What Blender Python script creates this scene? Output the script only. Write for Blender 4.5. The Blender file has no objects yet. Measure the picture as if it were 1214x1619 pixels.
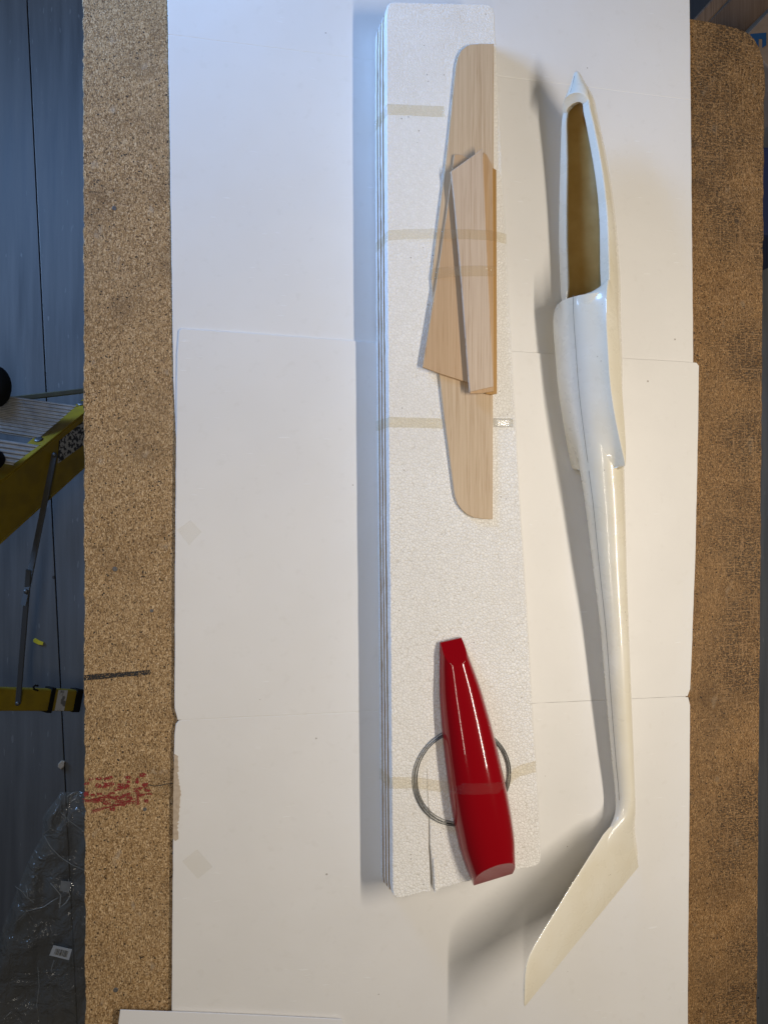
import bpy, bmesh, math, random
from mathutils import Vector, Matrix
random.seed(7)
R_ = math.radians

# ------------------------------------------------------------------ camera, light, exposure
scene = bpy.context.scene
COL = scene.collection
IW, IH, F = 1214.0, 1619.0, 1200.0
TILT, D0 = R_(12.5), 1.263
CAM = Vector((-math.sin(TILT) * D0, 0, math.cos(TILT) * D0))
AX = Vector((math.sin(TILT), 0, -math.cos(TILT)))
RT = Vector((math.cos(TILT), 0, math.sin(TILT)))
UP = Vector((0, 1, 0))

cam_d = bpy.data.cameras.new('camera')
cam_d.sensor_fit = 'HORIZONTAL'
cam_d.sensor_width = 36
cam_d.lens = 36 * F / IW
cam_d.clip_start, cam_d.clip_end = 0.02, 60
cam = bpy.data.objects.new('camera', cam_d)
COL.objects.link(cam)
cam.matrix_world = Matrix(((RT.x, UP.x, -AX.x, CAM.x), (RT.y, UP.y, -AX.y, CAM.y),
                           (RT.z, UP.z, -AX.z, CAM.z), (0, 0, 0, 1)))
scene.camera = cam

world = bpy.data.worlds.new('World')
scene.world = world
world.use_nodes = True
bg = world.node_tree.nodes['Background']
bg.inputs[0].default_value = (1.0, 0.95, 0.88, 1)
bg.inputs[1].default_value = 0.06

def area(name, loc, target, sx, sy, power, color, spread=180):
    d = bpy.data.lights.new(name, 'AREA')
    d.shape = 'RECTANGLE'
    d.size, d.size_y = sx, sy
    d.energy = power
    d.spread = R_(spread)
    d.color = color
    o = bpy.data.objects.new(name, d)
    COL.objects.link(o)
    loc, target = Vector(loc), Vector(target)
    z = (loc - target).normalized()
    y = Vector((0, 1, 0))
    x = y.cross(z).normalized()
    y = z.cross(x)
    o.matrix_world = Matrix(((x.x, y.x, z.x, loc.x), (x.y, y.y, z.y, loc.y), (x.z, y.z, z.z, loc.z), (0, 0, 0, 1)))
    return o
area('ceiling_tube_light', (1.06, -0.10, 1.55), (0.55, -0.10, 0), 0.035, 1.25, 21.3, (1.0, 0.90, 0.77))
area('ceiling_tube_light', (-0.42, -0.25, 1.60), (0.0, -0.25, 0), 0.035, 1.2, 5.5, (1.0, 0.90, 0.76))
area('window_and_floor_fill', (-1.15, 1.42, 0.54), (-0.12, 0.85, 0.0), 0.5, 0.45, 7.2, (0.23, 0.48, 1.0), 95)  # daylight from the window at upper left
area('window_and_floor_fill', (-2.3, 1.15, -0.06), (-0.95, 0.6, -0.8), 0.7, 0.5, 14, (0.34, 0.57, 1.0), 90)  # added blue fill below bench height to brighten the floor, not a second window

vs = scene.view_settings
vs.view_transform = 'Standard'
vs.look = 'None'
vs.exposure = 0.07
vs.gamma = 1.0
vs.use_curve_mapping = False

# ------------------------------------------------------------------ helpers
def P(px, py, z=0.0):
    """point at height z that the photograph shows at pixel px, py"""
    d = AX + RT * ((px - IW / 2) / F) + UP * (-(py - IH / 2) / F)
    return CAM + d * ((z - CAM.z) / d.z)

def scale_at(p):
    return (p - CAM).dot(AX) / F

def ray_plane(px, py, o, n):
    d = AX + RT * ((px - IW / 2) / F) + UP * (-(py - IH / 2) / F)
    return CAM + d * ((o - CAM).dot(n) / d.dot(n))

def lerp(tab, x):
    """tab: rows (x, a, b, ...); piecewise linear"""
    if x <= tab[0][0]: return list(tab[0][1:])
    for r0, r1 in zip(tab, tab[1:]):
        if x <= r1[0]:
            t = (x - r0[0]) / (r1[0] - r0[0])
            return [a + (b - a) * t for a, b in zip(r0[1:], r1[1:])]
    return list(tab[-1][1:])

def mono(tab, x):
    """smooth (monotone cubic) interpolation of rows (x, a, b, ...)"""
    n = len(tab)
    if x <= tab[0][0]: return list(tab[0][1:])
    if x >= tab[-1][0]: return list(tab[-1][1:])
    k = max(i for i in range(n - 1) if tab[i][0] <= x)
    out = []
    for j in range(1, len(tab[0])):
        def sl(i):
            return (tab[i + 1][j] - tab[i][j]) / (tab[i + 1][0] - tab[i][0])
        def tg(i):
            if i == 0: return sl(0)
            if i == n - 1: return sl(n - 2)
            a, b = sl(i - 1), sl(i)
            return 0 if a * b <= 0 else 2 * a * b / (a + b)
        h = tab[k + 1][0] - tab[k][0]
        t = (x - tab[k][0]) / h
        out.append(tab[k][j] * (2*t**3 - 3*t*t + 1) + tg(k) * h * (t**3 - 2*t*t + t)
                   + tab[k + 1][j] * (-2*t**3 + 3*t*t) + tg(k + 1) * h * (t**3 - t*t))
    return out

def link_mesh(name, bm, m, parent=None, smooth=False, origin=None):
    me = bpy.data.meshes.new(name)
    bmesh.ops.recalc_face_normals(bm, faces=bm.faces)
    if origin is not None:
        bmesh.ops.translate(bm, verts=bm.verts, vec=-Vector(origin))
    bm.to_mesh(me)
    bm.free()
    for p in me.polygons: p.use_smooth = smooth
    o = bpy.data.objects.new(name, me)
    COL.objects.link(o)
    if m is not None: me.materials.append(m)
    if origin is not None: o.location = origin
    if parent is not None:
        o.parent = parent
        o.matrix_parent_inverse = Matrix.Translation(-parent.location)
    return o

def thing(name, label, cat, loc, group=None):
    o = bpy.data.objects.new(name, None)
    o.empty_display_size = 0.05
    o.location = loc
    COL.objects.link(o)
    return tag(o, label, cat, group)

def tag(o, label, cat, group=None):
    o['label'] = label
    o['category'] = cat
    if group: o['group'] = group
    return o

def struct(o):
    o['kind'] = 'structure'
    return o

def base_of(pts, z):
    return Vector((sum(p[0] for p in pts) / len(pts), sum(p[1] for p in pts) / len(pts), z))

def densify(pts, step, jit=0.0, closed=True):
    out = []
    n = len(pts)
    for i in range(n if closed else n - 1):
        a, b = Vector(pts[i][:2]), Vector(pts[(i + 1) % n][:2])
        m = max(1, int((b - a).length / step))
        nn = Vector((-(b - a).y, (b - a).x)).normalized() if (b - a).length > 1e-9 else Vector((0, 0))
        for k in range(m):
            j = random.uniform(-jit, jit) if k else 0
            out.append(a.lerp(b, k / m) + nn * j)
    return out

def add_slab(bm, xy, z0, z1, bev=0.0, bev_bottom=True, ztop=None):
    """prism over an outline, edges chamfered; ztop(x, y) adds to the upper height"""
    pts = [Vector(p[:2]) for p in xy]
    ar = sum(a.x * b.y - b.x * a.y for a, b in zip(pts, pts[1:] + pts[:1]))
    if ar < 0: pts.reverse()
    n = len(pts)
    def ins(d):
        out = []
        for i in range(n):
            a, b, c = pts[i - 1], pts[i], pts[(i + 1) % n]
            e0, e1 = (b - a).normalized(), (c - b).normalized()
            n0, n1 = Vector((-e0.y, e0.x)), Vector((-e1.y, e1.x))
            m = n0 + n1
            if m.length < 0.3: m = n0
            m = m.normalized()
            out.append(b + m * d)
        return out
    zt = ztop or (lambda x, y: 0.0)
    rings = []
    if bev > 0:
        if bev_bottom: rings.append([(p.x, p.y, z0 + zt(p.x, p.y)) for p in ins(bev)])
        rings.append([(p.x, p.y, z0 + (bev if bev_bottom else 0) + zt(p.x, p.y)) for p in pts])
        rings.append([(p.x, p.y, z1 - bev + zt(p.x, p.y)) for p in pts])
        rings.append([(p.x, p.y, z1 - bev * 0.3 + zt(p.x, p.y)) for p in ins(bev * 0.35)])
        rings.append([(p.x, p.y, z1 + zt(p.x, p.y)) for p in ins(bev)])
    else:
        rings = [[(p.x, p.y, z0 + zt(p.x, p.y)) for p in pts], [(p.x, p.y, z1 + zt(p.x, p.y)) for p in pts]]
    vr = [[bm.verts.new(v) for v in r] for r in rings]
    for r0, r1 in zip(vr, vr[1:]):
        for i in range(n):
            bm.faces.new((r0[i], r0[(i + 1) % n], r1[(i + 1) % n], r1[i]))
    bm.faces.new(list(reversed(vr[0])))
    bm.faces.new(vr[-1])

def add_loft(bm, rings, closed=True, cap=True):
    vr = [[bm.verts.new(v) for v in r] for r in rings]
    n = len(rings[0])
    for r0, r1 in zip(vr, vr[1:]):
        for i in range(n if closed else n - 1):
            bm.faces.new((r0[i], r0[(i + 1) % n], r1[(i + 1) % n], r1[i]))
    if cap and closed:
        bm.faces.new(list(reversed(vr[0])))
        bm.faces.new(vr[-1])
    return vr

def add_tube(bm, pts, rad, seg=8, closed=False, cap=True):
    pts = [Vector(p) for p in pts]
    rings = []
    n = len(pts)
    prev = None
    for i, p in enumerate(pts):
        a = pts[i - 1] if (i or closed) else p
        b = pts[(i + 1) % n] if (i < n - 1 or closed) else p
        d = (b - a).normalized()
        ref = Vector((0, 0, 1)) if abs(d.z) < 0.9 else Vector((1, 0, 0))
        x = d.cross(ref).normalized()
        y = x.cross(d)
        r = rad[i] if isinstance(rad, (list, tuple)) else rad
        rings.append([p + x * (r * math.cos(2 * math.pi * k / seg)) + y * (r * math.sin(2 * math.pi * k / seg)) for k in range(seg)])
    vr = [[bm.verts.new(v) for v in r] for r in rings]
    for i in range(n if closed else n - 1):
        r0, r1 = vr[i], vr[(i + 1) % n]
        for k in range(seg):
            bm.faces.new((r0[k], r0[(k + 1) % seg], r1[(k + 1) % seg], r1[k]))
    if not closed and cap:
        bm.faces.new(vr[0]); bm.faces.new(list(reversed(vr[-1])))

def add_bar(bm, a, b, side, w, h, bev=0.0):
    """beam from a to b; 'side' is its width direction; w along side, h along the third axis, a-b is the centre line"""
    a, b = Vector(a), Vector(b)
    d = (b - a).normalized()
    s = Vector(side); s = (s - d * s.dot(d)).normalized()
    u = s.cross(d).normalized()
    q = bev
    prof = [(-w/2 + q, -h/2), (w/2 - q, -h/2), (w/2, -h/2 + q), (w/2, h/2 - q), (w/2 - q, h/2), (-w/2 + q, h/2), (-w/2, h/2 - q), (-w/2, -h/2 + q)] if q else \
           [(-w/2, -h/2), (w/2, -h/2), (w/2, h/2), (-w/2, h/2)]
    add_loft(bm, [[a + s * x + u * y for x, y in prof], [b + s * x + u * y for x, y in prof]])

# ------------------------------------------------------------------ materials
def new_mat(name, color=(0.5, 0.5, 0.5), rough=0.5, metal=0.0, coat=0.0, spec=0.5):
    m = bpy.data.materials.new(name)
    m.use_nodes = True
    b = m.node_tree.nodes['Principled BSDF']
    b.inputs['Base Color'].default_value = (*color, 1)
    b.inputs['Roughness'].default_value = rough
    b.inputs['Metallic'].default_value = metal
    b.inputs['Specular IOR Level'].default_value = spec
    b.inputs['Coat Weight'].default_value = coat
    b.inputs['Coat Roughness'].default_value = 0.04
    return m

class G:
    """small node-graph helper; world position drives all textures"""
    def __init__(s, m):
        s.m, s.t = m, m.node_tree
        s.b = s.t.nodes['Principled BSDF']
        s.pos = s.t.nodes.new('ShaderNodeNewGeometry').outputs['Position']
    def n(s, kind): return s.t.nodes.new(kind)
    def l(s, a, b): s.t.links.new(a, b)
    def mapping(s, scale=(1, 1, 1), rot=(0, 0, 0), src=None, loc=(0, 0, 0)):
        k = s.n('ShaderNodeMapping')
        s.l(src or s.pos, k.inputs['Vector'])
        k.inputs['Scale'].default_value = scale
        k.inputs['Rotation'].default_value = rot
        k.inputs['Location'].default_value = loc
        return k.outputs[0]
    def noise(s, scale, detail=2, vec=None, rough=0.55, dist=0.0):
        k = s.n('ShaderNodeTexNoise')
        s.l(vec or s.pos, k.inputs['Vector'])
        k.inputs['Scale'].default_value = scale
        k.inputs['Detail'].default_value = detail
        k.inputs['Roughness'].default_value = rough
        k.inputs['Distortion'].default_value = dist
        return k
    def vor(s, scale, vec=None, feat='F1', rnd=1.0):
        k = s.n('ShaderNodeTexVoronoi')
        k.feature = feat
        s.l(vec or s.pos, k.inputs['Vector'])
        k.inputs['Scale'].default_value = scale
        k.inputs['Randomness'].default_value = rnd
        return k
    def ramp(s, fac, stops, interp='LINEAR'):
        k = s.n('ShaderNodeValToRGB')
        s.l(fac, k.inputs[0])
        cr = k.color_ramp
        cr.interpolation = interp
        while len(cr.elements) < len(stops): cr.elements.new(0.5)
        for e, (p, c) in zip(cr.elements, stops):
            e.position = p
            e.color = (*c, 1) if len(c) == 3 else c
        return k.outputs[0]
    def mask(s, fac, lo, hi):
        k = s.n('ShaderNodeMapRange')
        s.l(fac, k.inputs[0])
        k.inputs[1].default_value, k.inputs[2].default_value = lo, hi
        return k.outputs[0]
    def mix(s, fac, a, b, mode='MIX'):
        k = s.n('ShaderNodeMix')
        k.data_type = 'RGBA'
        k.blend_type = mode
        for sock, v in ((k.inputs[0], fac), (k.inputs[6], a), (k.inputs[7], b)):
            if isinstance(v, (int, float)): sock.default_value = v
            elif isinstance(v, tuple): sock.default_value = (*v, 1)
            else: s.l(v, sock)
        return k.outputs[2]
    def math(s, op, a, b=0.0):
        k = s.n('ShaderNodeMath')
        k.operation = op
        for sock, v in ((k.inputs[0], a), (k.inputs[1], b)):
            if isinstance(v, (int, float)): sock.default_value = v
            else: s.l(v, sock)
        return k.outputs[0]
    def xyz(s, i, src=None):
        k = s.n('ShaderNodeSeparateXYZ')
        s.l(src or s.pos, k.inputs[0])
        return k.outputs[i]
    def col(s, c): s.l(c, s.b.inputs['Base Color'])
    def rough(s, r): s.l(r, s.b.inputs['Roughness'])
    def bump(s, h, strength, dist):
        k = s.n('ShaderNodeBump')
        s.l(h, k.inputs['Height'])
        k.inputs['Strength'].default_value = strength
        k.inputs['Distance'].default_value = dist
        s.l(k.outputs[0], s.b.inputs['Normal'])

def m_board():
    m = new_mat('white_card', (0.8, 0.79, 0.77), 0.42, spec=0.35)
    g = G(m)
    a = g.noise(5, 3).outputs[0]
    c = g.mix(g.mask(a, 0.35, 0.7), (0.81, 0.795, 0.77), (0.775, 0.76, 0.735))
    b = g.noise(60, 2).outputs[0]
    c = g.mix(g.math('MULTIPLY', g.mask(b, 0.62, 0.75), 0.25), c, (0.70, 0.68, 0.64))
    # scuffs: short stretched marks
    v = g.mapping((30, 190, 1), (0, 0, 0.35))
    sc = g.mask(g.noise(1, 1, v).outputs[0], 0.70, 0.745)
    gate = g.mask(g.noise(7, 1).outputs[0], 0.5, 0.62)
    c = g.mix(g.math('MULTIPLY', g.math('MULTIPLY', sc, gate), 0.8), c, (0.87, 0.865, 0.86))
    # tiny dark specks
    d = g.vor(26).outputs['Distance']
    k = g.math('LESS_THAN', d, 0.045)
    gate2 = g.math('GREATER_THAN', g.noise(17, 0).outputs[0], 0.63)
    c = g.mix(g.math('MULTIPLY', g.math('MULTIPLY', k, gate2), 0.7), c, (0.25, 0.2, 0.16))
    g.col(c)
    h = g.math('ADD', g.noise(16, 3).outputs[0], g.math('ADD', g.math('MULTIPLY', g.math('MULTIPLY', sc, gate), 0.3), g.math('MULTIPLY', g.noise(3.5, 2).outputs[0], 3.0)))
    g.bump(h, 0.20, 0.004)
    return m

def m_chip():
    m = new_mat('particle_board', (0.4, 0.27, 0.14), 0.62, spec=0.3)
    g = G(m)
    wob = g.noise(120, 1)
    k = g.n('ShaderNodeVectorMath'); k.operation = 'SCALE'
    g.l(wob.outputs['Color'], k.inputs[0]); k.inputs['Scale'].default_value = 0.004
    k2 = g.n('ShaderNodeVectorMath'); k2.operation = 'ADD'
    g.l(k.outputs[0], k2.inputs[0]); g.l(g.pos, k2.inputs[1])
    src = k2.outputs[0]
    tones = [(0.0, (0.06, 0.033, 0.013)), (0.2, (0.20, 0.115, 0.046)), (0.5, (0.37, 0.228, 0.099)), (0.8, (0.53, 0.35, 0.175)), (1.0, (0.74, 0.55, 0.33))]
    def chips(sc, rot):
        vv = g.vor(1, g.mapping(sc, (0, 0, rot), src))
        kk = g.n('ShaderNodeSeparateColor'); g.l(vv.outputs['Color'], kk.inputs[0])
        return kk.outputs[0]
    c1 = chips((950, 300, 1), 0.5)
    c2 = chips((900, 330, 1), -0.75)
    c3 = chips((860, 280, 1), 1.5)
    sel = g.noise(260, 1).outputs[0]
    val = g.mix(g.math('GREATER_THAN', sel, 0.48), c1, c2)
    val = g.mix(g.math('GREATER_THAN', sel, 0.56), val, c3)
    base = g.ramp(val, tones)
    # broad tone: greyer and dustier in patches
    big = g.noise(4.5, 3).outputs[0]
    base = g.mix(g.math('MULTIPLY', g.mask(big, 0.42, 0.7), 0.25), base, (0.33, 0.24, 0.14))
    base = g.mix(g.math('MULTIPLY', g.mask(g.noise(11, 4, g.mapping(loc=(1.7, 5.2, 0))).outputs[0], 0.52, 0.72), 0.45), base, (0.13, 0.075, 0.032))
    base = g.mix(g.math('MULTIPLY', g.mask(g.noise(38, 2, g.mapping((1, 0.6, 1), loc=(8.1, 2.2, 0))).outputs[0], 0.66, 0.74), 0.45), base, (0.50, 0.42, 0.32))
    # dark resin specks
    sp = g.vor(150).outputs['Distance']
    gate = g.math('GREATER_THAN', g.noise(90, 0).outputs[0], 0.56)
    base = g.mix(g.math('MULTIPLY', g.math('LESS_THAN', sp, 0.20), gate), base, (0.03, 0.022, 0.016))
    # right part of the bench: darker, oiled, cross-hatched by knife cuts, sooty toward the front edge
    x = g.xyz(0)
    right = g.mask(x, 0.30, 0.36)
    dark = g.mix(1.0, base, (0.64, 0.55, 0.44), 'MULTIPLY')
    cx = g.noise(1, 2, g.mapping((320, 16, 1), (0, 0, 0.02))).outputs[0]
    cy = g.noise(1, 2, g.mapping((16, 320, 1), (0, 0, 0.03))).outputs[0]
    cd = g.noise(1, 2, g.mapping((10, 210, 1), (0, 0, 0.9))).outputs[0]
    cuts = g.math('MAXIMUM', g.math('MAXIMUM', g.mask(cx, 0.60, 0.66), g.mask(cy, 0.60, 0.66)), g.math('MULTIPLY', g.mask(cd, 0.68, 0.72), 0.8))
    grime = g.math('MULTIPLY', g.mask(g.noise(6, 3).outputs[0], 0.37, 0.55),
                   g.mask(g.math('ADD', x, g.math('MULTIPLY', g.mask(g.xyz(1), 0.40, 0.85), 0.08)), 0.57, 0.66))
    flecks = g.mask(g.noise(330, 2, g.mapping((0.45, 1.3, 1))).outputs[0], 0.42, 0.56)
    grime = g.math('MULTIPLY', grime, flecks)
    grime = g.math('MULTIPLY', grime, g.math('SUBTRACT', 1.0, cuts))
    dark = g.mix(g.math('MULTIPLY', grime, 0.7), dark, (0.018, 0.015, 0.012))
    soot = g.mask(g.noise(14, 2, g.mapping(loc=(3.1, 7.7, 0))).outputs[0], 0.66, 0.74)
    dark = g.mix(g.math('MULTIPLY', soot, 0.45), dark, (0.03, 0.026, 0.022))
    dark = g.mix(g.math('MULTIPLY', g.math('MULTIPLY', cuts, g.mask(x, 0.5, 0.66)), 0.4), dark, (0.30, 0.19, 0.10))
    g.col(g.mix(right, base, dark))
    g.bump(g.math('ADD', val, g.math('MULTIPLY', sp, 0.6)), 0.45, 0.0012)
    return m

def m_foam():
    m = new_mat('polystyrene', (0.82, 0.81, 0.78), 0.5, spec=0.3)
    g = G(m)
    w = g.noise(90, 1)
    k = g.n('ShaderNodeVectorMath'); k.operation = 'SCALE'
    g.l(w.outputs['Color'], k.inputs[0]); k.inputs['Scale'].default_value = 0.002
    k2 = g.n('ShaderNodeVectorMath'); k2.operation = 'ADD'
    g.l(k.outputs[0], k2.inputs[0]); g.l(g.pos, k2.inputs[1])
    e = g.vor(215, k2.outputs[0], 'DISTANCE_TO_EDGE').outputs['Distance']
    f1 = g.vor(215, k2.outputs[0])
    kk = g.n('ShaderNodeSeparateColor'); g.l(f1.outputs['Color'], kk.inputs[0])
    c = g.mix(g.math('MULTIPLY', kk.outputs[0], 0.5), (0.95, 0.935, 0.90), (0.86, 0.845, 0.80))
    y = g.xyz(1)
    fade = g.mask(y, 0.62, -0.05)
    line = g.math('MULTIPLY', g.mask(e, 0.075, 0.0), g.math('ADD', 0.12, g.math('MULTIPLY', fade, 0.6)))
    c = g.mix(line, c, (0.52, 0.48, 0.41))
    st = g.noise(7, 3).outputs[0]
    c = g.mix(g.math('MULTIPLY', g.mask(st, 0.5, 0.75), 0.3), c, (0.76, 0.72, 0.66))
    s2 = g.vor(75).outputs['Distance']
    gate = g.math('GREATER_THAN', g.noise(22, 0).outputs[0], 0.60)
    c = g.mix(g.math('MULTIPLY', g.math('MULTIPLY', g.math('LESS_THAN', s2, 0.09), gate), 0.6), c, (0.25, 0.2, 0.16))
    g.col(c)
    g.rough(g.mask(kk.outputs[1], -0.6, 1.6))
    g.bump(g.mask(e, 0.0, 0.2), 0.40, 0.0014)
    return m

def m_balsa(name, lo, hi, line, seed):
    m = new_mat(name, hi, 0.55, spec=0.3)
    g = G(m)
    v = g.mapping((420, 5, 60), (0, 0, 0), None, (seed, seed * 1.7, 0))
    a = g.noise(1, 3, v, 0.6).outputs[0]
    c = g.mix(g.mask(a, 0.3, 0.7), lo, hi)
    v2 = g.mapping((900, 9, 60), (0, 0, 0), None, (seed * 3, seed, 0))
    b = g.mask(g.noise(1, 2, v2).outputs[0], 0.59, 0.65)
    c = g.mix(g.math('MULTIPLY', b, 0.75), c, line)
    v3 = g.mapping((60, 2.2, 8), (0, 0, 0), None, (seed, 0, 0))
    c = g.mix(g.math('MULTIPLY', g.mask(g.noise(1, 2, v3).outputs[0], 0.45, 0.7), 0.35), c, hi)
    g.col(c)
    g.bump(a, 0.15, 0.0006)
    return m

def m_gel():
    m = new_mat('gelcoat', (0.78, 0.74, 0.64), 0.16, coat=0.6, spec=0.5)
    g = G(m)
    a = g.noise(9, 3).outputs[0]
    c = g.mix(g.mask(a, 0.35, 0.7), (0.86, 0.815, 0.695), (0.80, 0.735, 0.58))
    sp = g.vor(60).outputs['Distance']
    gate = g.math('GREATER_THAN', g.noise(20, 0).outputs[0], 0.62)
    c = g.mix(g.math('MULTIPLY', g.math('MULTIPLY', g.math('LESS_THAN', sp, 0.055), gate), 0.7), c, (0.28, 0.22, 0.15))
    c = g.mix(g.math('MULTIPLY', g.mask(g.noise(3.2, 3, g.mapping(loc=(4.4, 1.2, 0))).outputs[0], 0.5, 0.72), 0.5), c, (0.76, 0.66, 0.46))
    gr = g.mask(g.noise(170, 3).outputs[0], 0.52, 0.75)
    c = g.mix(g.math('MULTIPLY', g.math('MULTIPLY', gr, g.mask(g.noise(12, 1).outputs[0], 0.5, 0.65)), 0.22), c, (0.50, 0.45, 0.36))
    g.col(c)
    g.rough(g.mask(g.noise(30, 3).outputs[0], -0.35, 2.6))
    g.bump(g.noise(30, 2).outputs[0], 0.05, 0.002)
    return m

def m_floor():
    m = new_mat('painted_floor', (0.15, 0.19, 0.25), 0.45, spec=0.4)
    g = G(m)
    v = g.mapping((55, 3, 1))
    a = g.noise(1, 4, v).outputs[0]
    c = g.mix(g.mask(a, 0.3, 0.72), (0.085, 0.092, 0.10), (0.128, 0.135, 0.143))
    v2 = g.mapping((150, 26, 1))
    w = g.mask(g.noise(1, 1, v2).outputs[0], 0.73, 0.77)
    c = g.mix(g.math('MULTIPLY', w, 0.4), c, (0.25, 0.26, 0.27))
    d = g.vor(14).outputs['Distance']
    gate = g.math('GREATER_THAN', g.noise(9, 0).outputs[0], 0.5)
    c = g.mix(g.math('MULTIPLY', g.math('LESS_THAN', d, 0.06), gate), c, (0.03, 0.03, 0.035))
    b = g.noise(3, 3).outputs[0]
    c = g.mix(g.math('MULTIPLY', g.mask(b, 0.45, 0.75), 0.3), c, (0.14, 0.138, 0.135))
    g.col(c)
    g.rough(g.mask(a, -0.6, 1.9))
    g.bump(a, 0.1, 0.002)
    return m

def m_clear(name, tint, fac, rough=0.15, gloss=(1, 1, 1), wrinkle=0.0, wscale=30):
    """thin clear film: mostly see-through, with a little gloss"""
    m = bpy.data.materials.new(name)
    m.use_nodes = True
    t = m.node_tree
    pb = t.nodes['Principled BSDF']
    pb.inputs['Base Color'].default_value = (*gloss, 1)
    pb.inputs['Roughness'].default_value = rough
    pb.inputs['Specular IOR Level'].default_value = 1.0
    pb.inputs['Coat Weight'].default_value = 0.6
    tr = t.nodes.new('ShaderNodeBsdfTransparent')
    tr.inputs[0].default_value = (*tint, 1)
    mx = t.nodes.new('ShaderNodeMixShader')
    mx.inputs[0].default_value = fac
    t.links.new(tr.outputs[0], mx.inputs[1])
    t.links.new(pb.outputs[0], mx.inputs[2])
    t.links.new(mx.outputs[0], t.nodes['Material Output'].inputs[0])
    if wrinkle:
        g = G(m)
        n = g.noise(wscale, 3, None, 0.6, 0.6).outputs[0]
        g.bump(n, 1.0, wrinkle)
    return m

def m_print(name, color, lo, hi, scale):
    """worn ink: breaks up into flecks"""
    m = bpy.data.materials.new(name)
    m.use_nodes = True
    g = G(m)
    g.b.inputs['Base Color'].default_value = (*color, 1)
    g.b.inputs['Roughness'].default_value = 0.6
    tr = g.n('ShaderNodeBsdfTransparent')
    mx = g.n('ShaderNodeMixShader')
    g.l(g.mask(g.noise(scale, 2).outputs[0], lo, hi), mx.inputs[0])
    g.l(tr.outputs[0], mx.inputs[1])
    g.l(g.b.outputs[0], mx.inputs[2])
    g.l(mx.outputs[0], g.t.nodes['Material Output'].inputs[0])
    return m

def m_spotted(name, c0, c1, scale, lo, hi, rough=0.5):
    m = new_mat(name, c0, rough)
    g = G(m)
    g.col(g.mix(g.mask(g.noise(scale, 3).outputs[0], lo, hi), c0, c1))
    return m

BOARD, CHIP, FOAM, GEL, FLOOR = m_board(), m_chip(), m_foam(), m_gel(), m_floor()
BALSA = m_balsa('balsa_pale', (0.54, 0.395, 0.25), (0.66, 0.51, 0.345), (0.38, 0.235, 0.12), 2.0)
BALSA_W = m_balsa('balsa_warm', (0.52, 0.345, 0.195), (0.60, 0.415, 0.25), (0.42, 0.25, 0.125), 5.3)
BALSA_G = m_balsa('balsa_greyish', (0.56, 0.42, 0.295), (0.67, 0.53, 0.39), (0.36, 0.22, 0.115), 9.1)
BALSA_H = m_balsa('balsa_honey', (0.42, 0.235, 0.075), (0.52, 0.31, 0.11), (0.33, 0.17, 0.05), 13.7)
VENEER = m_balsa('veneer', (0.36, 0.25, 0.13), (0.45, 0.33, 0.19), (0.25, 0.15, 0.07), 3.3)
TAPE = m_clear('clear_tape', (0.98, 0.967, 0.935), 0.035, 0.05, (0.85, 0.80, 0.66), 0.004, 45)
TAPE_OLD = m_clear('aged_tape', (0.98, 0.966, 0.93), 0.05, 0.18, (0.76, 0.69, 0.52), 0.002, 60)
SCRAP = m_clear('tape_scrap', (0.993, 0.99, 0.982), 0.025, 0.3, (0.7, 0.68, 0.62))
BAG = m_clear('polythene', (0.88, 0.86, 0.82), 0.30, 0.14, (0.30, 0.28, 0.24), 0.02, 22)
CREASE = m_clear('polythene_crease', (0.95, 0.95, 0.93), 0.22, 0.12, (0.75, 0.73, 0.68))
RED = new_mat('red_plastic', (0.27, 0.0, 0.004), 0.14, coat=0.6, spec=0.15)
INNER = m_spotted('resin_glass', (0.46, 0.275, 0.07), (0.54, 0.345, 0.11), 25, 0.35, 0.65, 0.4)
SEAM = new_mat('seam', (0.18, 0.16, 0.13), 0.6)
WIRE = new_mat('music_wire', (0.16, 0.165, 0.16), 0.32, metal=0.9)
YELLOW = m_spotted('ladder_yellow', (0.29, 0.20, 0.008), (0.23, 0.16, 0.01), 30, 0.4, 0.65, 0.45)
ALU = m_spotted('aluminium', (0.40, 0.40, 0.40), (0.30, 0.31, 0.32), 60, 0.4, 0.7, 0.4)
ALU.node_tree.nodes['Principled BSDF'].inputs['Metallic'].default_value = 0.6
STEEL = new_mat('zinc_steel', (0.12, 0.125, 0.13), 0.45, metal=0.7)
BLACK = new_mat('black_rubber', (0.006, 0.006, 0.006), 0.8, spec=0.2)
TORN = m_spotted('torn_card', (0.55, 0.45, 0.34), (0.47, 0.37, 0.27), 160, 0.4, 0.65, 0.8)
PAPER = new_mat('white_paper', (0.80, 0.80, 0.81), 0.55)
LABELP = m_spotted('label_text', (0.42, 0.42, 0.42), (0.03, 0.03, 0.03), 130, 0.47, 0.53)
LABELW = new_mat('label_white', (0.6, 0.6, 0.58), 0.5)
INK = new_mat('black_ink', (0.015, 0.015, 0.015), 0.5)
MARKER = m_print('black_marker', (0.008, 0.008, 0.01), 0.40, 0.47, 600)
REDINK = m_print('red_ink', (0.26, 0.012, 0.014), 0.43, 0.52, 650)
PINE = m_balsa('pine_plank', (0.13, 0.085, 0.06), (0.19, 0.13, 0.09), (0.08, 0.05, 0.03), 21)
CARDB = m_spotted('cardboard', (0.20, 0.14, 0.095), (0.17, 0.12, 0.08), 40, 0.4, 0.6, 0.8)
BLUEP = new_mat('blue_print', (0.004, 0.045, 0.12), 0.6)
BLUEC = new_mat('blue_plastic', (0.008, 0.016, 0.06), 0.5)
GREYP = new_mat('grey_plastic', (0.18, 0.18, 0.19), 0.5)
YSCRAP = new_mat('yellow_scrap', (0.65, 0.52, 0.02), 0.6)
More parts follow.
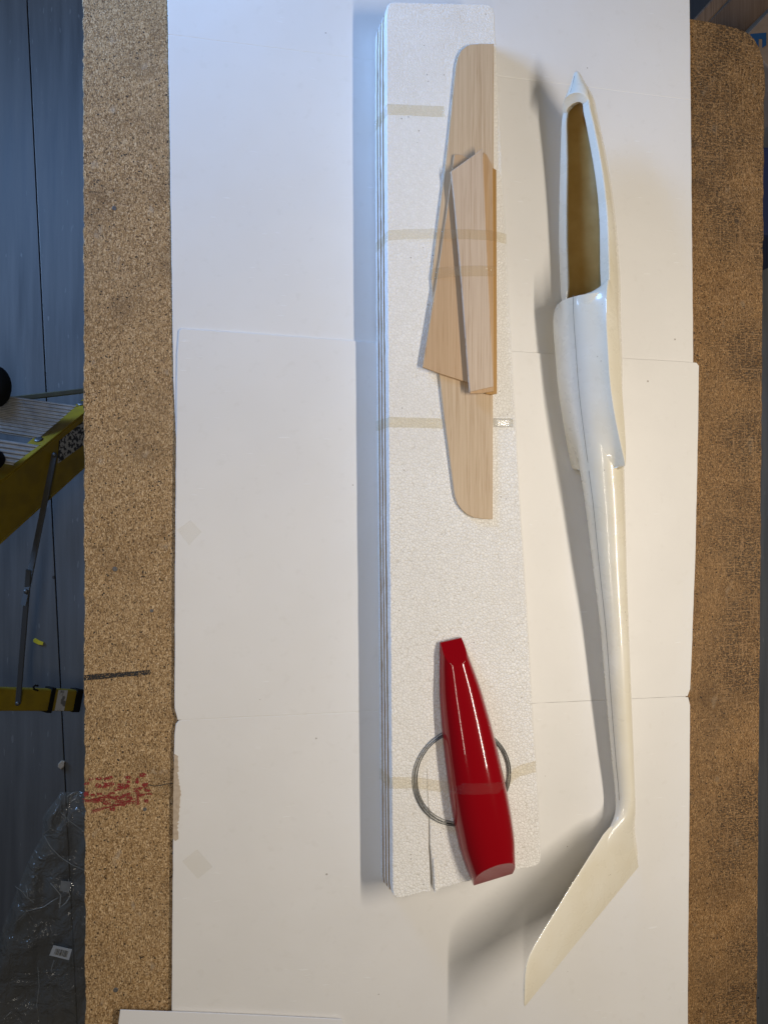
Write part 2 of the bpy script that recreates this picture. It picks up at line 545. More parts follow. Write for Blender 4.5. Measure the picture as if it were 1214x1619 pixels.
CRUMB = m_spotted('crumb', (0.5, 0.42, 0.32), (0.4, 0.33, 0.25), 200, 0.4, 0.6)

# ------------------------------------------------------------------ floor (wide painted planks)
FZ = -0.80
bm = bmesh.new()
add_slab(bm, [(-4, -4), (4, -4), (4, 4), (-4, 4)], FZ - 0.06, FZ - 0.012)
floor = struct(link_mesh('floor', bm, new_mat('floor_gap', (0.012, 0.012, 0.014), 0.9), origin=(0, 0, FZ - 0.06)))
s0, s1 = P(43, 0, FZ), P(122, 1619, FZ)
slope = (s1.x - s0.x) / (s1.y - s0.y)
pw = 0.46
for k in range(-6, 9):
    xa, xb = s0.x + k * pw + 0.0012, s0.x + (k + 1) * pw - 0.0012
    bm = bmesh.new()
    q = [(xa + slope * (y - s0.y), y) for y in (-4, 4)] + [(xb + slope * (y - s0.y), y) for y in (4, -4)]
    add_slab(bm, q, FZ - 0.012, FZ, 0.0015, False)
    link_mesh('plank', bm, FLOOR, floor)

# ------------------------------------------------------------------ workbench
left = [(131 + random.uniform(-1.3, 1.3) + y * 0.0022, y) for y in range(-95, 1790, 9)]
right = [(1208.5 - 0.0082 * max(0, y - 140) + random.uniform(-0.8, 0.8), y) for y in range(1780, 150, -12)]
corner = [(1210, 140), (1209, 115), (1206, 92), (1200, 74), (1192, 60), (1180, 50), (1163, 43), (1140, 37.5), (1112, 32), (1084, 27.5), (1000, 16), (600, -35)]
tab_px = left + right + corner
tab = [P(x, y, 0) for x, y in tab_px]
bench = thing('workbench', 'worn particle board workbench with dark stained right side under white boards', 'workbench', (P(650, 800, 0).x, P(650, 800, 0).y, FZ))
bm = bmesh.new()
add_slab(bm, tab, -0.032, 0, 0.0012)
top = link_mesh('tabletop', bm, CHIP, bench)
for px, py in ((230, 30), (1130, 140), (230, 1690), (1120, 1690)):
    c = P(px, py, 0)
    bm = bmesh.new()
    add_bar(bm, (c.x, c.y, FZ), (c.x, c.y, -0.033), (1, 0, 0), 0.07, 0.07, 0.004)
    link_mesh('leg', bm, PINE, bench)
for px, py, r in ((181, 329, 3.3), (182, 900, 3.6), (183, 1566, 3.6), (240, 966, 2.6), (229, 1280, 2.8)):
    c = P(px, py, 0)
    bm = bmesh.new()
    rr = r * 0.00105
    add_loft(bm, [[(c.x + rr * q * math.cos(a), c.y + rr * q * math.sin(a), h) for a in [2 * math.pi * i / 14 for i in range(14)]]
                  for q, h in ((1.0, -0.001), (1.0, 0.0004), (0.75, 0.0008), (0.4, 0.0003))])
    link_mesh('screw_head', bm, new_mat('screw_grey', (0.12, 0.115, 0.11), 0.5, 0.3), bench, True)

def decal(name, strokes, m, parent, z=0.0006):
    """flat ink: each stroke is (x0, y0, x1, y1, width) in photo pixels on the table"""
    bm = bmesh.new()
    for i, (x0, y0, x1, y1, w) in enumerate(strokes):
        a, b = P(x0, y0, 0), P(x1, y1, 0)
        d = (b - a).normalized()
        n = Vector((-d.y, d.x, 0)) * (w * 0.00105 / 2)
        zz = Vector((0, 0, z + i * 0.00001))
        bm.faces.new([bm.verts.new(p + zz) for p in (a - n, b - n, b + n, a + n)])
    return link_mesh(name, bm, m, parent)
decal('marker_line', [(133, 1072, 178, 1068, 8), (170, 1069, 238, 1063, 7), (140, 1072, 215, 1066, 3)], MARKER, bench)
st = []
for x, y, w, h in ((137, 1239, 6, 4), (145, 1233, 5, 6), (156, 1232, 9, 6), (155, 1242, 8, 7), (172, 1231, 13, 4), (172, 1240, 15, 7),
                   (166, 1244, 7, 4), (191, 1243, 9, 10), (186, 1248, 10, 4), (202, 1229, 7, 5), (201, 1244, 8, 8), (203, 1237, 5, 6),
                   (217, 1235, 4, 12), (215, 1249, 7, 9), (226, 1226, 8, 6), (229, 1241, 7, 8), (225, 1245, 10, 4), (232, 1250, 8, 6),
                   (137, 1256, 7, 9), (146, 1257, 7, 5), (157, 1256, 7, 4), (161, 1262, 8, 8), (154, 1265, 7, 6), (176, 1255, 8, 5),
                   (168, 1260, 10, 5), (180, 1261, 12, 5), (200, 1256, 12, 5), (192, 1261, 10, 6), (205, 1262, 9, 5), (190, 1268, 14, 5),
                   (203, 1267, 7, 5), (219, 1262, 2.5, 26), (230, 1266, 6, 5), (140, 1267, 8, 5), (224, 1257, 9, 4), (236, 1256, 6, 3),
                   (145, 1265, 26, 2.5), (160, 1266, 30, 2), (180, 1275, 70, 2.2), (178, 1279, 8, 4), (169, 1271, 12, 3), (188, 1273, 20, 3)):
    for q_ in range(3):
        dx, dy, an = random.uniform(-1.5, 1.5), random.uniform(-1.2, 1.2), random.uniform(-0.35, 0.25)
        st.append((x - w * 0.5 + dx, y + dy - w * 0.5 * an, x + w * 0.5 + dx, y + dy + w * 0.5 * an, h * random.uniform(0.45, 0.8)))
decal('stencil_print', st, REDINK, bench)
cr = [(235, 1241), (244, 1243), (252, 1242.5), (262, 1240), (274, 1239)]
decal('crack', [(a[0], a[1], b[0], b[1], 1.1) for a, b in zip(cr, cr[1:])], INK, bench)

# ------------------------------------------------------------------ white boards
BT = 0.003
def board_panel(pxs, z0, parent, z1=None, jit=0.0003):
    z1 = z1 or z0 + BT
    bm = bmesh.new()
    add_slab(bm, densify([P(x, y, z1) for x, y in pxs], 0.02, jit), z0, z1, 0.0007)
    return link_mesh('panel', bm, BOARD, parent)
bu = thing('display_board', 'upper white folding card board, partly covered by the lower one', 'board', P(660, 300, 0))
board_panel([(262, -120), (1089, -120), (1092, 157.6), (266, 53.6)], 0.0002, bu)
board_panel([(266, 54.4), (1092, 158.4), (1096, 560), (1095, 690), (278, 690), (274, 600)], 0.0002, bu)
bl = thing('display_board', 'lower white folding card board with torn left edge, overlapping the upper one', 'board', P(680, 1000, BT))
board_panel([(287, 519), (420, 528), (566, 539), (810, 555), (1101, 573), (1105, 578), (1104, 660), (1100, 860), (1093, 1050), (1091, 1090), (1087, 1101),
             (281, 1138.8), (276, 1120), (276.5, 900), (280, 560), (283, 522)], BT + 0.0004, bl)
board_panel([(283, 1139.2), (1088, 1102.6), (1091, 1115), (1090, 1300), (1088, 1500), (1087, 1720), (271, 1720), (272, 1500), (275, 1195), (276, 1160), (278, 1145)], BT + 0.0004, bl)
ZB = 2 * BT + 0.0004          # top of the lower board
for par, zz, q in ((bu, 0.0002, [(266, 53), (1092, 157), (1092, 159), (266, 55)]), (bl, BT + 0.0004, [(286, 1138), (1084, 1101.5), (1084, 1104), (286, 1140.5)])):
    bm = bmesh.new()
    add_slab(bm, [P(x, y, zz + BT) for x, y in q], zz + 0.0004, zz + BT - 0.00022)
    link_mesh('fold', bm, BOARD, par)
tp = [(275.5, 1192)]
y = 1196
while y < 1328:
    b_ = 281 + 4.5 * math.exp(-((y - 1262) / 26) ** 2) + random.uniform(-1.6, 1.6)
    tp.append((b_, y)); y += random.uniform(1.5, 4)
tp += [(277, 1330), (273.3, 1326), (274, 1260)]
bm = bmesh.new()
add_slab(bm, [P(x, y, ZB) for x, y in tp], ZB - 0.0002, ZB + 0.0004)
o = link_mesh('torn_patch', bm, TORN, bl)
o['label'] = 'brown torn patch where the white paper face is missing'
for q in ([(280, 838), (301, 822), (319, 841), (299, 862)], [(288, 1362), (312, 1343), (336, 1371), (313, 1390)]):
    bm = bmesh.new()
    add_slab(bm, [P(x, y, ZB) for x, y in q], ZB + 0.0002, ZB + 0.0005)
    link_mesh('tape_scrap', bm, SCRAP, bl)

# sheet of paper at the bottom edge, lifting a little at its near end
pp = [(190, 1598), (300, 1602), (420, 1607), (540, 1613), (548, 1640), (552, 1760), (180, 1760), (187, 1620)]
pq = [P(x, y, 0.012) for x, y in pp]
bm = bmesh.new()
add_slab(bm, densify(pq, 0.03), 0.0095, 0.0115, 0.0004)
o = link_mesh('paper_sheet', bm, PAPER, origin=base_of(pq, ZB))
tag(o, 'white paper sheet edge at the bottom left of the boards', 'paper')

# ------------------------------------------------------------------ foam bundle
FB = ZB + 0.0006
TH = [0.0115, 0.0105, 0.0105, 0.0215]
VE = 0.0012
zs = []
z = FB
for i, t in enumerate(TH):
    zs.append((z, z + t)); z += t + VE
FT = zs[-1][1]                # top of the foam
foam_px = [(611.5, 14), (613, 7), (617, 3), (623, 2), (700, 4), (760, 5), (772, 6), (779, 11), (782, 24), (785, 90), (790.5, 200), (795, 300), (799, 366), (800.5, 384), (804, 470), (811, 590),
           (816, 680), (821, 780), (829, 900), (836, 1010), (842, 1130), (846, 1196), (849, 1204), (848, 1216), (851, 1270), (855, 1355), (853.5, 1364), (848, 1370),
           (770, 1386), (690, 1408)]
slit = [(686, 1409), (685, 1390), (682, 1360), (679.5, 1335), (679, 1300), (678.3, 1270), (677.8, 1300), (678, 1340), (679.5, 1365), (680.5, 1390), (681, 1410)]
foam_px2 = [(660, 1414), (635, 1420.5), (627, 1420.5), (622, 1416), (620.5, 1406), (620, 1340), (619, 1220), (617, 1000), (615, 800), (613.5, 600), (612, 400), (611, 200), (611, 60)]
fpx = foam_px + slit + foam_px2
ftop = [P(x, y, FT) for x, y in fpx]
fplain = [P(x, y, FT) for x, y in foam_px + foam_px2]
bundle = thing('foam_wing_core_bundle', 'taped stack of tapered white polystyrene wing core slabs', 'foam slabs', (P(720, 720, FB).x, P(720, 720, FB).y, FB))
for i, (z0, z1) in enumerate(zs):
    off = (3 - i) * -0.0021
    bm = bmesh.new()
    src = ftop if i == 3 else fplain
    xy = []
    for p in src:
        xy.append((p.x + off, p.y - (0.004 * (3 - i) if p.y > 0.6 else 0)))
    dn = []
    n = len(xy)
    for k in range(n):
        a, b = Vector(xy[k]), Vector(xy[(k + 1) % n])
        mseg = max(1, int((b - a).length / 0.012))
        for j in range(mseg):
            jj = random.gauss(0, 0.00025) if j else 0
            dn.append(a.lerp(b, j / mseg) + Vector((jj, jj)))
    add_slab(bm, dn, z0, z1, 0.0016 if i == 3 else 0.0014)
    o = link_mesh('foam_slab', bm, FOAM, bundle)
    if i < 3:
        bm = bmesh.new()
        add_slab(bm, [(x + 0.0004, y) for x, y in xy], z1 - 0.0002, z1 + VE + 0.0002)
        link_mesh('veneer_sheet', bm, VENEER, bundle)
# white sliver beside the split
bm = bmesh.new()
sl = [(684, 1358), (687, 1357), (690, 1385), (693, 1409), (687, 1411), (686, 1388)]
add_slab(bm, [P(x, y, FT) for x, y in sl], FT - 0.003, FT + 0.0018, 0.0005)
link_mesh('foam_sliver', bm, FOAM, bundle)
bm = bmesh.new()
a_, b_ = P(675.5, 1215, FT + 0.0003), P(678.3, 1300, FT + 0.0003)
add_tube(bm, [a_, P(676, 1250, FT + 0.0003), b_], 0.00045, 5)
link_mesh('scored_line', bm, m_spotted('score', (0.35, 0.31, 0.26), (0.65, 0.62, 0.57), 300, 0.45, 0.55), bundle)

def tape_band(pts, dy, m, name='tape_band', parent=None, skew=0.0, sag=None):
    """strip of tape: pts = (px, py, z) along its length, dy = width in pixels"""
    bm = bmesh.new()
    rows = []
    for j in range(4):
        rows.append([P(x, y - dy / 2 + dy * j / 3 + random.uniform(-0.3, 0.3), z + 0.0005) for x, y, z in pts])
    add_loft(bm, rows, closed=False)
    o = link_mesh(name, bm, m, parent or bundle, True)
    sol = o.modifiers.new('thickness', 'SOLIDIFY')
    sol.thickness = 0.00012
    return o
def side(px_top, py):
    """tape path up the left face of the stack, following its slant"""
    q = P(px_top, py, FT)
    out = []
    for z, dx in ((FB + 0.004, -0.0075), (FB + 0.02, -0.0055), (FB + 0.036, -0.0032), (FT - 0.002, -0.0008)):
        w = Vector((q.x + dx - 0.0004, q.y, z)) - CAM
        dd = w.dot(AX)
        out.append((IW / 2 + F * w.dot(RT) / dd, IH / 2 - F * w.dot(UP) / dd, z))
    return out
BZ = 0.005                    # balsa thickness
tape_band(side(611.5, 174) + [(613, 172, FT), (640, 173, FT), (680, 175, FT), (702, 176, FT)], 17, TAPE_OLD)
tape_band(side(613.5, 668) + [(615, 667, FT), (650, 668, FT), (690, 669, FT), (700, 669.5, FT)], 16, TAPE_OLD)
tape_band([(780, 668, FT + 0.0021), (788, 668.2, FT + 0.0016), (796, 668.5, FT + 0.001), (804, 668.5, FT + 0.0005), (811, 668.5, FT)], 14, m_clear('shiny_tape', (0.985, 0.98, 0.965), 0.3, 0.10, (0.9, 0.88, 0.82), 0.0004, 140))

# ------------------------------------------------------------------ balsa tail parts
def balsa(name, px, z0, z1, m, label, bevel=0.0009, parent=None, jit=0.0, lift=None):
    pts = [P(x, y, z1) for x, y in px]
    bm = bmesh.new()
    add_slab(bm, pts, z0, z1, bevel, True, lift)
    o = link_mesh(name, bm, m, origin=base_of(pts, z0))
    return tag(o, label, 'balsa part', 'loose balsa tail parts')
S0 = FT + 0.0004
S1 = S0 + BZ
stab = [(781, 68), (760, 68.3), (745, 69), (737, 72), (729, 79), (724, 89), (721, 102), (718, 128), (711, 200), (703, 270), (694, 340), (686, 405), (682, 440), (683.5, 462), (688, 520),
        (694, 588), (701, 650), (709, 710), (716, 765), (719, 785), (723, 796), (730, 806), (739, 813.5), (750, 818.5), (765, 820.5), (779, 821), (779.5, 600), (780.5, 300)]
balsa('balsa_stabilizer', stab, S0, S1, BALSA, 'long pale balsa tailplane with rounded ends lying on the foam')
A0, A1 = S1 + 0.0004, S1 + 0.0004 + BZ
pa = [(718, 244), (722, 243), (730, 244), (738, 248), (744, 256), (752, 330), (752, 500), (745, 606), (741, 605), (700, 592), (668, 580), (690, 445), (706, 336)]
balsa('balsa_fin_panel', pa, A0, A1, BALSA_W, 'warm brown balsa panel, slanting out at lower left under the top panel')
pd = [(765, 262), (779, 264), (785, 268), (785.5, 450), (786, 622), (778, 624), (768, 622), (766, 500)]
balsa('balsa_spar_strip', pd, A0, A1, BALSA_H, 'narrow honey coloured balsa strip along the right edge of the pile', 0.0012)
C0, C1 = A1 + 0.0004, A1 + 0.0004 + BZ
pc = [(757, 300), (764, 240), (769, 243), (779, 262), (780, 450), (780.5, 618), (762, 621.5), (743, 622), (752, 520)]
balsa('balsa_rudder_panel', pc, C0, C1, BALSA_W, 'tan balsa panel hidden under the top one, showing along its right side')
B0, B1 = C1 + 0.0004, C1 + 0.0004 + BZ
pb = [(713, 270), (737, 253), (763, 234), (764.5, 270), (771, 420), (776, 520), (780.5, 611), (762, 615), (743, 619.5), (741, 600), (730, 450), (718, 315)]
balsa('balsa_elevator_panel', pb, B0, B1, BALSA_G, 'pale greyish balsa panel with slanted tip on top of the pile')
# tape over the pile
tape_band(side(612.5, 374) + [(614, 372, FT), (640, 369.5, FT + 0.0005), (672, 369, FT + 0.003), (690, 369, S1 + 0.001), (700, 369, A1), (712, 369, A1 + 0.004), (722.5, 369.5, B1), (740, 370, B1), (769, 371, B1),
           (774, 371.5, C1 + 0.002), (780, 373, C1), (784, 373.5, A1 + 0.001), (788, 374, FT + 0.004), (799, 377, FT + 0.0004), (801, 378, FT - 0.004)], 16, TAPE)
tape_band([(681, 434, S1), (686, 433, S1 + 0.002), (692, 431.5, A1), (705, 430, A1 + 0.002), (718, 428.5, B1 - 0.003), (729.5, 428, B1), (750, 428, B1), (773, 428, B1), (779, 428, C1 + 0.001), (783, 428, C1 - 0.001)], 17, TAPE)

# ------------------------------------------------------------------ coil of wire under the canopy
coil = thing('wire_coil', 'ring of dark steel wire strands taped under the red canopy', 'wire', P(731, 1227, FT))
for k in range(5):
    bm = bmesh.new()
    c = P(731 + random.uniform(-0.8, 0.8), 1228 + random.uniform(-1, 1), FT)
    r = (74.5 + 1.5 * k) * scale_at(c)
    zz = FT + 0.0013 + (k % 2) * 0.0016
    ph = random.uniform(0, 6)
    add_tube(bm, [(c.x + (r + 0.0007 * math.sin(2 * a + ph)) * math.cos(a), c.y + (r * 0.975 + 0.0007 * math.cos(3 * a + ph)) * math.sin(a), zz + 0.0005 * math.sin(3 * a + ph))
                  for a in [2 * math.pi * i / 72 for i in range(72)]], 0.00062, 6, True)
    link_mesh('wire_strand', bm, WIRE, coil, True)

# ------------------------------------------------------------------ red canopy
CZ = FT + 0.0022
ca, cb = P(711.5, 1011.5, CZ), P(778, 1389, CZ)
cl = (cb - ca).length
cd = (cb - ca).normalized()
ce = Vector((-cd.y, cd.x, 0))            # across, toward image right
if ce.x < 0: ce = -ce
kpx = scale_at(P(745, 1200, CZ))
wtab = [(0, 17.5), (0.08, 23.5), (0.235, 34), (0.5, 43), (0.7, 46), (0.82, 45), (0.92, 40), (1, 33)]
htab = [(0.09, 25), (0.235, 33), (0.4, 39), (0.6, 43), (0.75, 44), (0.895, 42)]
def can_ring(t, ins=0.0):
    w = mono(wtab, t)[0] - ins
    if t < 0.09: hh = 5 + (25 - 5) * (t / 0.09)
    elif t > 0.895: hh = 42 - (42 - 5) * ((t - 0.895) / 0.105)
    else: hh = mono(htab, t)[0]
    hfull = mono(htab, t)[0]
    hh -= ins
    c = ca + cd * (cl * t)
    ring = []
    N = 64
    for i in range(N + 1):
        a = math.pi * i / N
        x = -math.cos(a) * (abs(math.cos(a)) ** (-0.28) if abs(math.cos(a)) > 1e-6 else 1) if False else -math.copysign(abs(math.cos(a)) ** 0.80, math.cos(a))
        y = abs(math.sin(a)) ** 0.86
        yy = min(y * hfull, hh) if (t < 0.09 or t > 0.895) else y * hh
        ring.append(c + ce * (x * w * kpx) + Vector((0, 0, yy * kpx)))
    return ring
ts = [0.0025 * i for i in range(37)] + [0.094, 0.1, 0.11] + [0.13 + 0.03 * i for i in range(24)] + [0.84, 0.865, 0.885, 0.892] + [0.895 + 0.0025 * i for i in range(43)]
ts = sorted(set(round(t, 4) for t in ts))
bm = bmesh.new()
vr = add_loft(bm, [can_ring(t) for t in ts], closed=False)
bm.faces.new(vr[0]); bm.faces.new(vr[-1])
canopy = link_mesh('canopy', bm, RED, origin=base_of([ca, cb], CZ), smooth=True)
tag(canopy, 'glossy red plastic canopy taped across a wire ring on the foam', 'canopy')
sol = canopy.modifiers.new('thickness', 'SOLIDIFY')
sol.thickness = 0.0012
sol.offset = -1
ws = canopy.modifiers.new('edges', 'EDGE_SPLIT')
ws.split_angle = R_(24)
# tape across it
def can_top(px, py):
    """height of the canopy where the pixel hits it"""
    d = AX + RT * ((px - IW / 2) / F) + UP * (-(py - IH / 2) / F)
    best = FT
    for i in range(60):
        z = FT + 0.06 * (1 - i / 59)
        q = CAM + d * ((z - CAM.z) / d.z)
        t = (q - ca).dot(cd) / cl
        if 0 <= t <= 1:
            w = mono(wtab, t)[0] * kpx
            u = abs((q - ca).dot(ce)) / w
            if u < 1:
                a = math.acos(min(1, u ** (1 / 0.80)))
                h = CZ + (math.sin(a) ** 0.86) * mono(htab, t)[0] * kpx
                if h >= z: return z + 0.0007
    return best
path = side(619, 1240) + [(621, 1238, FT), (640, 1238, FT), (652, 1238, FT + 0.003), (656, 1238.5, FT + 0.0045), (662, 1239, FT + 0.0035), (676, 1241, FT + 0.002), (690, 1243, FT + 0.004)]
path += [(x, 1245 + (x - 706) * 0.09 - max(0, x - 745) * 0.14, can_top(x, 1248)) for x in range(712, 803, 6)]
path += [(803, 1238, FT + 0.016), (812, 1226, FT + 0.006), (822, 1219, FT + 0.001), (847, 1212, FT)]
path = sorted(path, key=lambda q: q[0])
tape_band([q for q in path if q[0] <= 712], 18, TAPE)
tape_band([q for q in path if 711 <= q[0] <= 804], 18, m_clear('tape_on_canopy', (0.985, 0.975, 0.96), 0.012, 0.05, (0.8, 0.75, 0.7), 0.0016, 55))
tape_band([q for q in path if q[0] >= 803], 18, TAPE)

# ------------------------------------------------------------------ fuselage
ROLL = R_(65)
tv = Vector((-math.sin(ROLL), 0, math.cos(ROLL)))     # towards the fuselage's own top
sv = Vector((math.cos(ROLL), 0, math.sin(ROLL)))      # towards its own right side
def zc(py): return 0.056 - (py - 700) * (4.9e-5 if py > 700 else 3.0e-5)
# py, centre px, half width, height above, depth below (pixels)
hull = [(112.3, 911.5, 0.8, 0.8, 0.8), (114, 911.6, 3.0, 3.0, 3.0), (117, 911.8, 4.9, 4.8, 5.0), (121, 912.2, 6.6, 6.4, 6.8), (126, 912.6, 8.6, 8.2, 9.2), (135, 913, 12.6, 11.6, 14), (143.5, 913.2, 17, 15, 20), (152, 912.5, 20.6, 17, 27), (160, 911.4, 23.5, 18, 34),
        (168, 910.3, 25.4, 19, 39), (180, 909.8, 27.6, 20, 42), (200, 911.5, 31, 22, 44), (250, 915.5, 38, 26, 48), (300, 918.6, 43.6, 28, 51), (340, 920.4, 46.6, 29, 55), (372, 921.3, 48, 29, 59), (440, 923.6, 47.7, 29, 66),
        (500, 926, 44, 30, 67), (560, 930, 42, 30, 66), (620, 934.5, 39, 30, 60), (700, 944, 35.5, 30, 49), (740, 949, 33.5, 30, 41), (800, 956, 30.5, 29, 32), (850, 960, 28.2, 27.5, 28.5), (900, 963.7, 25.7, 25.5, 26),
        (1000, 971.6, 21.7, 21.5, 21.7), (1100, 977.6, 19.5, 19.5, 19.7), (1200, 984, 17, 17, 17.5), (1250, 987.6, 15.5, 15.5, 16), (1270, 988.8, 14.6, 17, 16.3), (1285, 989.7, 13, 23, 16.6), (1296, 990.2, 11, 36, 17), (1308, 990.6, 9, 51, 17.5), (1320, 991, 7.5, 62, 19), (1335, 991.5, 6, 68, 22), (1352, 992, 4.4, 80, 26), (1370, 992, 2.8, 90, 27)]
def hv(py): return mono(hull, py)
def frame(py):
    c, w, T, D = hv(py)
    o = P(c, py, zc(py))
    return o, scale_at(o), w, T, D
def LP(py, u, v):
    """point in the fuselage's section at py: u to its right, v to its top, in pixels"""
    o, k, w, T, D = frame(py)
    return o + sv * (u * k) + tv * (v * k)
fus = thing('glider_fuselage', 'glossy cream fibreglass glider fuselage with open cockpit, lying tilted on the boards', 'glider fuselage', (P(960, 900, ZB).x, P(960, 900, ZB).y, ZB))
M = 28
pys = sorted(set([112.3, 112.8, 113.4, 114, 115.5, 117, 119, 121, 123.5, 126, 130, 134, 140, 146, 152, 157, 160, 164, 168] + list(range(176, 468, 12)) + [468, 474, 480] + list(range(490, 1260, 14)) + list(range(1260, 1371, 5))))
CF, CR = 153, 470          # cockpit cut, front and rear
bm = bmesh.new()
rows = []
for py in pys:
    o, k, w, T, D = frame(py)
    row = []
    for i in range(M + 1):       # lower half: right rim -> belly -> left rim
        a = math.pi * i / M
        row.append(bm.verts.new(o + sv * (w * k * math.cos(a)) - tv * (D * k * math.sin(a))))
    for i in range(1, M):        # upper half back again
        a = math.pi * i / M
        row.append(bm.verts.new(o - sv * (w * k * math.cos(a)) + tv * (T * k * math.sin(a))))
    rows.append((py, row))
nn = 2 * M
for (p0, r0), (p1, r1) in zip(rows, rows[1:]):
    openc = p1 > CF and p0 < CR
    for i in range(nn):
        if openc and i >= M: continue
        bm.faces.new((r0[i], r0[(i + 1) % nn], r1[(i + 1) % nn], r1[i]))
bm.faces.new(rows[0][1]); bm.faces.new(list(reversed(rows[-1][1])))
for v in [v for v in bm.verts if not v.link_faces]: bm.verts.remove(v)
link_mesh('shell', bm, GEL, fus, True)

# cockpit: pale rim flange, tan interior
rimL = [(162, 9), (175, 9.5), (200, 11), (250, 14), (300, 15), (372, 16), (440, 15.5), (475, 8)]
rimR = [(162, 12), (175, 13), (200, 14), (250, 15), (300, 15.3), (372, 16.5), (440, 18), (475, 15)]
cps = [164, 166, 168, 171, 175, 180, 188] + list(range(200, 472, 12)) + [472]
def opening(py):
    c, w, T, D = hv(py)
    a, b = -w + mono(rimL, py)[0], w - mono(rimR, py)[0]
    m_ = (a + b) / 2
    t = max(0.0, min(1.0, (py - 163.0) / 7.0))
    q = math.sqrt(max(0.0, 1 - (1 - t) ** 2)) if t < 1 else 1
    return m_ + (a - m_) * q, m_ + (b - m_) * q
bm = bmesh.new()
for sgn in (-1, 1):
    rr = []
    for py in cps:
        c, w, T, D = hv(py)
        a, b = opening(py)
        e = a if sgn < 0 else b
        rr.append([LP(py, sgn * w, 0.0), LP(py, sgn * (w - 1.2), 1.0), LP(py, e + sgn * 1.2, 0.4), LP(py, e, -0.6), LP(py, e, -3.5)])
    add_loft(bm, rr, closed=False)
o = link_mesh('cockpit_rim', bm, GEL, fus, True)
es = o.modifiers.new('edges', 'EDGE_SPLIT')
es.split_angle = R_(30)
bm = bmesh.new()
rr = []
for py in [150, 157, 162] + cps[1:] + [490, 520, 560]:
    o, k, w, T, D = frame(py)
    row = []
    for i in range(21):
        a = math.pi * i / 20
        row.append(o + sv * ((w - 3) * k * math.cos(a)) - tv * (((D - 4) * math.sin(a) + 1.5) * k))
    rr.append(row)
add_loft(bm, rr, closed=False)
link_mesh('cockpit_interior', bm, INNER, fus, True)
bm = bmesh.new()
vv = [bm.verts.new(p) for p in rr[-1]]
bm.faces.new(vv)
link_mesh('bulkhead', bm, INNER, fus)
# rear edge of the nose cone: an arch, cut back at the sides, stepping down to the rim
bm = bmesh.new()
rr = []
def lip_row(t, dv, ins, extra=0.0):
    row = []
    for i in range(29):
        a = math.pi * i / 28
        edge = 154.5 + 12.5 * (1 - math.sin(a)) ** 1.1
        py = 152 + (edge - 152) * min(t, 1) + extra
        o, k, w, T, D = frame(py)
        row.append(o - sv * ((w - ins) * k * math.cos(a)) + tv * (max(0.5, (T - dv) * math.sin(a)) * k))
    return row
for t, dv, ins, ex in ((0, 0, 0, 0), (0.5, 0, 0, 0), (0.93, 0.1, 0, 0), (1, 0.7, 0.3, 0.2), (1, 2.0, 1.0, 0.8), (1, 6.0, 4.0, 3.4)):
    rr.append(lip_row(t, dv, ins, ex))
a, b = opening(170)
row = []
for i in range(29):
    a0 = math.pi * i / 28
    row.append(LP(169.5 - 6 * math.sin(a0), (a + b) / 2 - (b - a) / 2 * math.cos(a0), 0.8 + 4.0 * math.sin(a0)))
rr.append(row)
row = []
for i in range(29):
    a0 = math.pi * i / 28
    row.append(LP(168.0 - 6 * math.sin(a0), (a + b) / 2 - (b - a) / 2 * math.cos(a0), -4.0))
rr.append(row)
add_loft(bm, rr, closed=False)
o = link_mesh('nose_lip', bm, GEL, fus, True)
es = o.modifiers.new('edges', 'EDGE_SPLIT')
es.split_angle = R_(40)

# wing saddle: flared top with flat root ribs either side
sad = [(460, 48, 4, 28.5, 3.4), (467, 48.6, 6.5, 29, 4), (474, 50.2, 10.5, 29.6, 1.5), (482, 51.2, 14, 30, -2), (500, 51.7, 17.3, 30.5, -7), (530, 51, 19, 30.5, -9), (600, 50, 19, 30.5, -10.5), (650, 49.5, 16.5, 30.5, -9),
       (700, 50.3, 12, 30.3, -3), (722, 51, 9, 30.2, 1.5), (734, 51.0, 7.2, 29.6, 4.5), (738, 50.2, 6.6, 29.2, 5.2)]
def sad_half(py):
    W_, vt, T, vb = mono(sad, py)
    c, w, Th, D = hv(py)
    pts = []
    for i in range(15):                       # top: crown, then flaring out to the rib
        u = i / 14
        cw = lerp([(620, W_ * 1.18), (735, w * 0.97)], py)[0]
        crown = T * math.sqrt(max(0, 1 - (u * W_ / cw) ** 2))
        dip = vt + (T - vt) * (1 - u) ** 1.25
        e = u * u * (3 - 2 * u)
        pts.append((u * W_ * 0.992, crown * (1 - e) + dip * e))
    pts += [(W_, vt - 0.9), (W_ + 0.1, (vt + vb) / 2), (W_ - 0.4, vb)]
    for i in range(1, 7):                     # underside tucks back into the hull
        t = i / 6
        pts.append((W_ - 0.4 + (w * 0.80 - W_) * t, vb - 16 * t ** 1.6))
    return pts
bm = bmesh.new()
rr = []
spys = [467, 468.5, 470, 474, 480, 490, 500, 515, 530, 550, 575, 600, 625, 650, 675, 700, 715, 726, 732, 736, 738]
for py in spys:
    o, k, w, T, D = frame(py)
    h = sad_half(py)
    fade = max(0.0, 1 - (py - 467) / 55) ** 1.3
    def sh(u): return fade * lerp([(-55, 1), (-25, 5), (0, 9), (14, 8.5), (28, 4), (38, -3), (48, -14), (55, -19)], u)[0]
    row = []
    for u, v in [(-u, v) for u, v in reversed(h[1:])] + h:
        q_ = py + sh(u)
        o_ = P(hv(py)[0], q_, zc(q_))
        row.append(o_ + sv * (u * k) + tv * (v * k))
    if py in (467, 468.5):
        cen = o - tv * (10 * k)
        f = 0.955 if py == 467 else 0.99
        row = [cen + (q - cen) * f for q in row]
    rr.append(row)
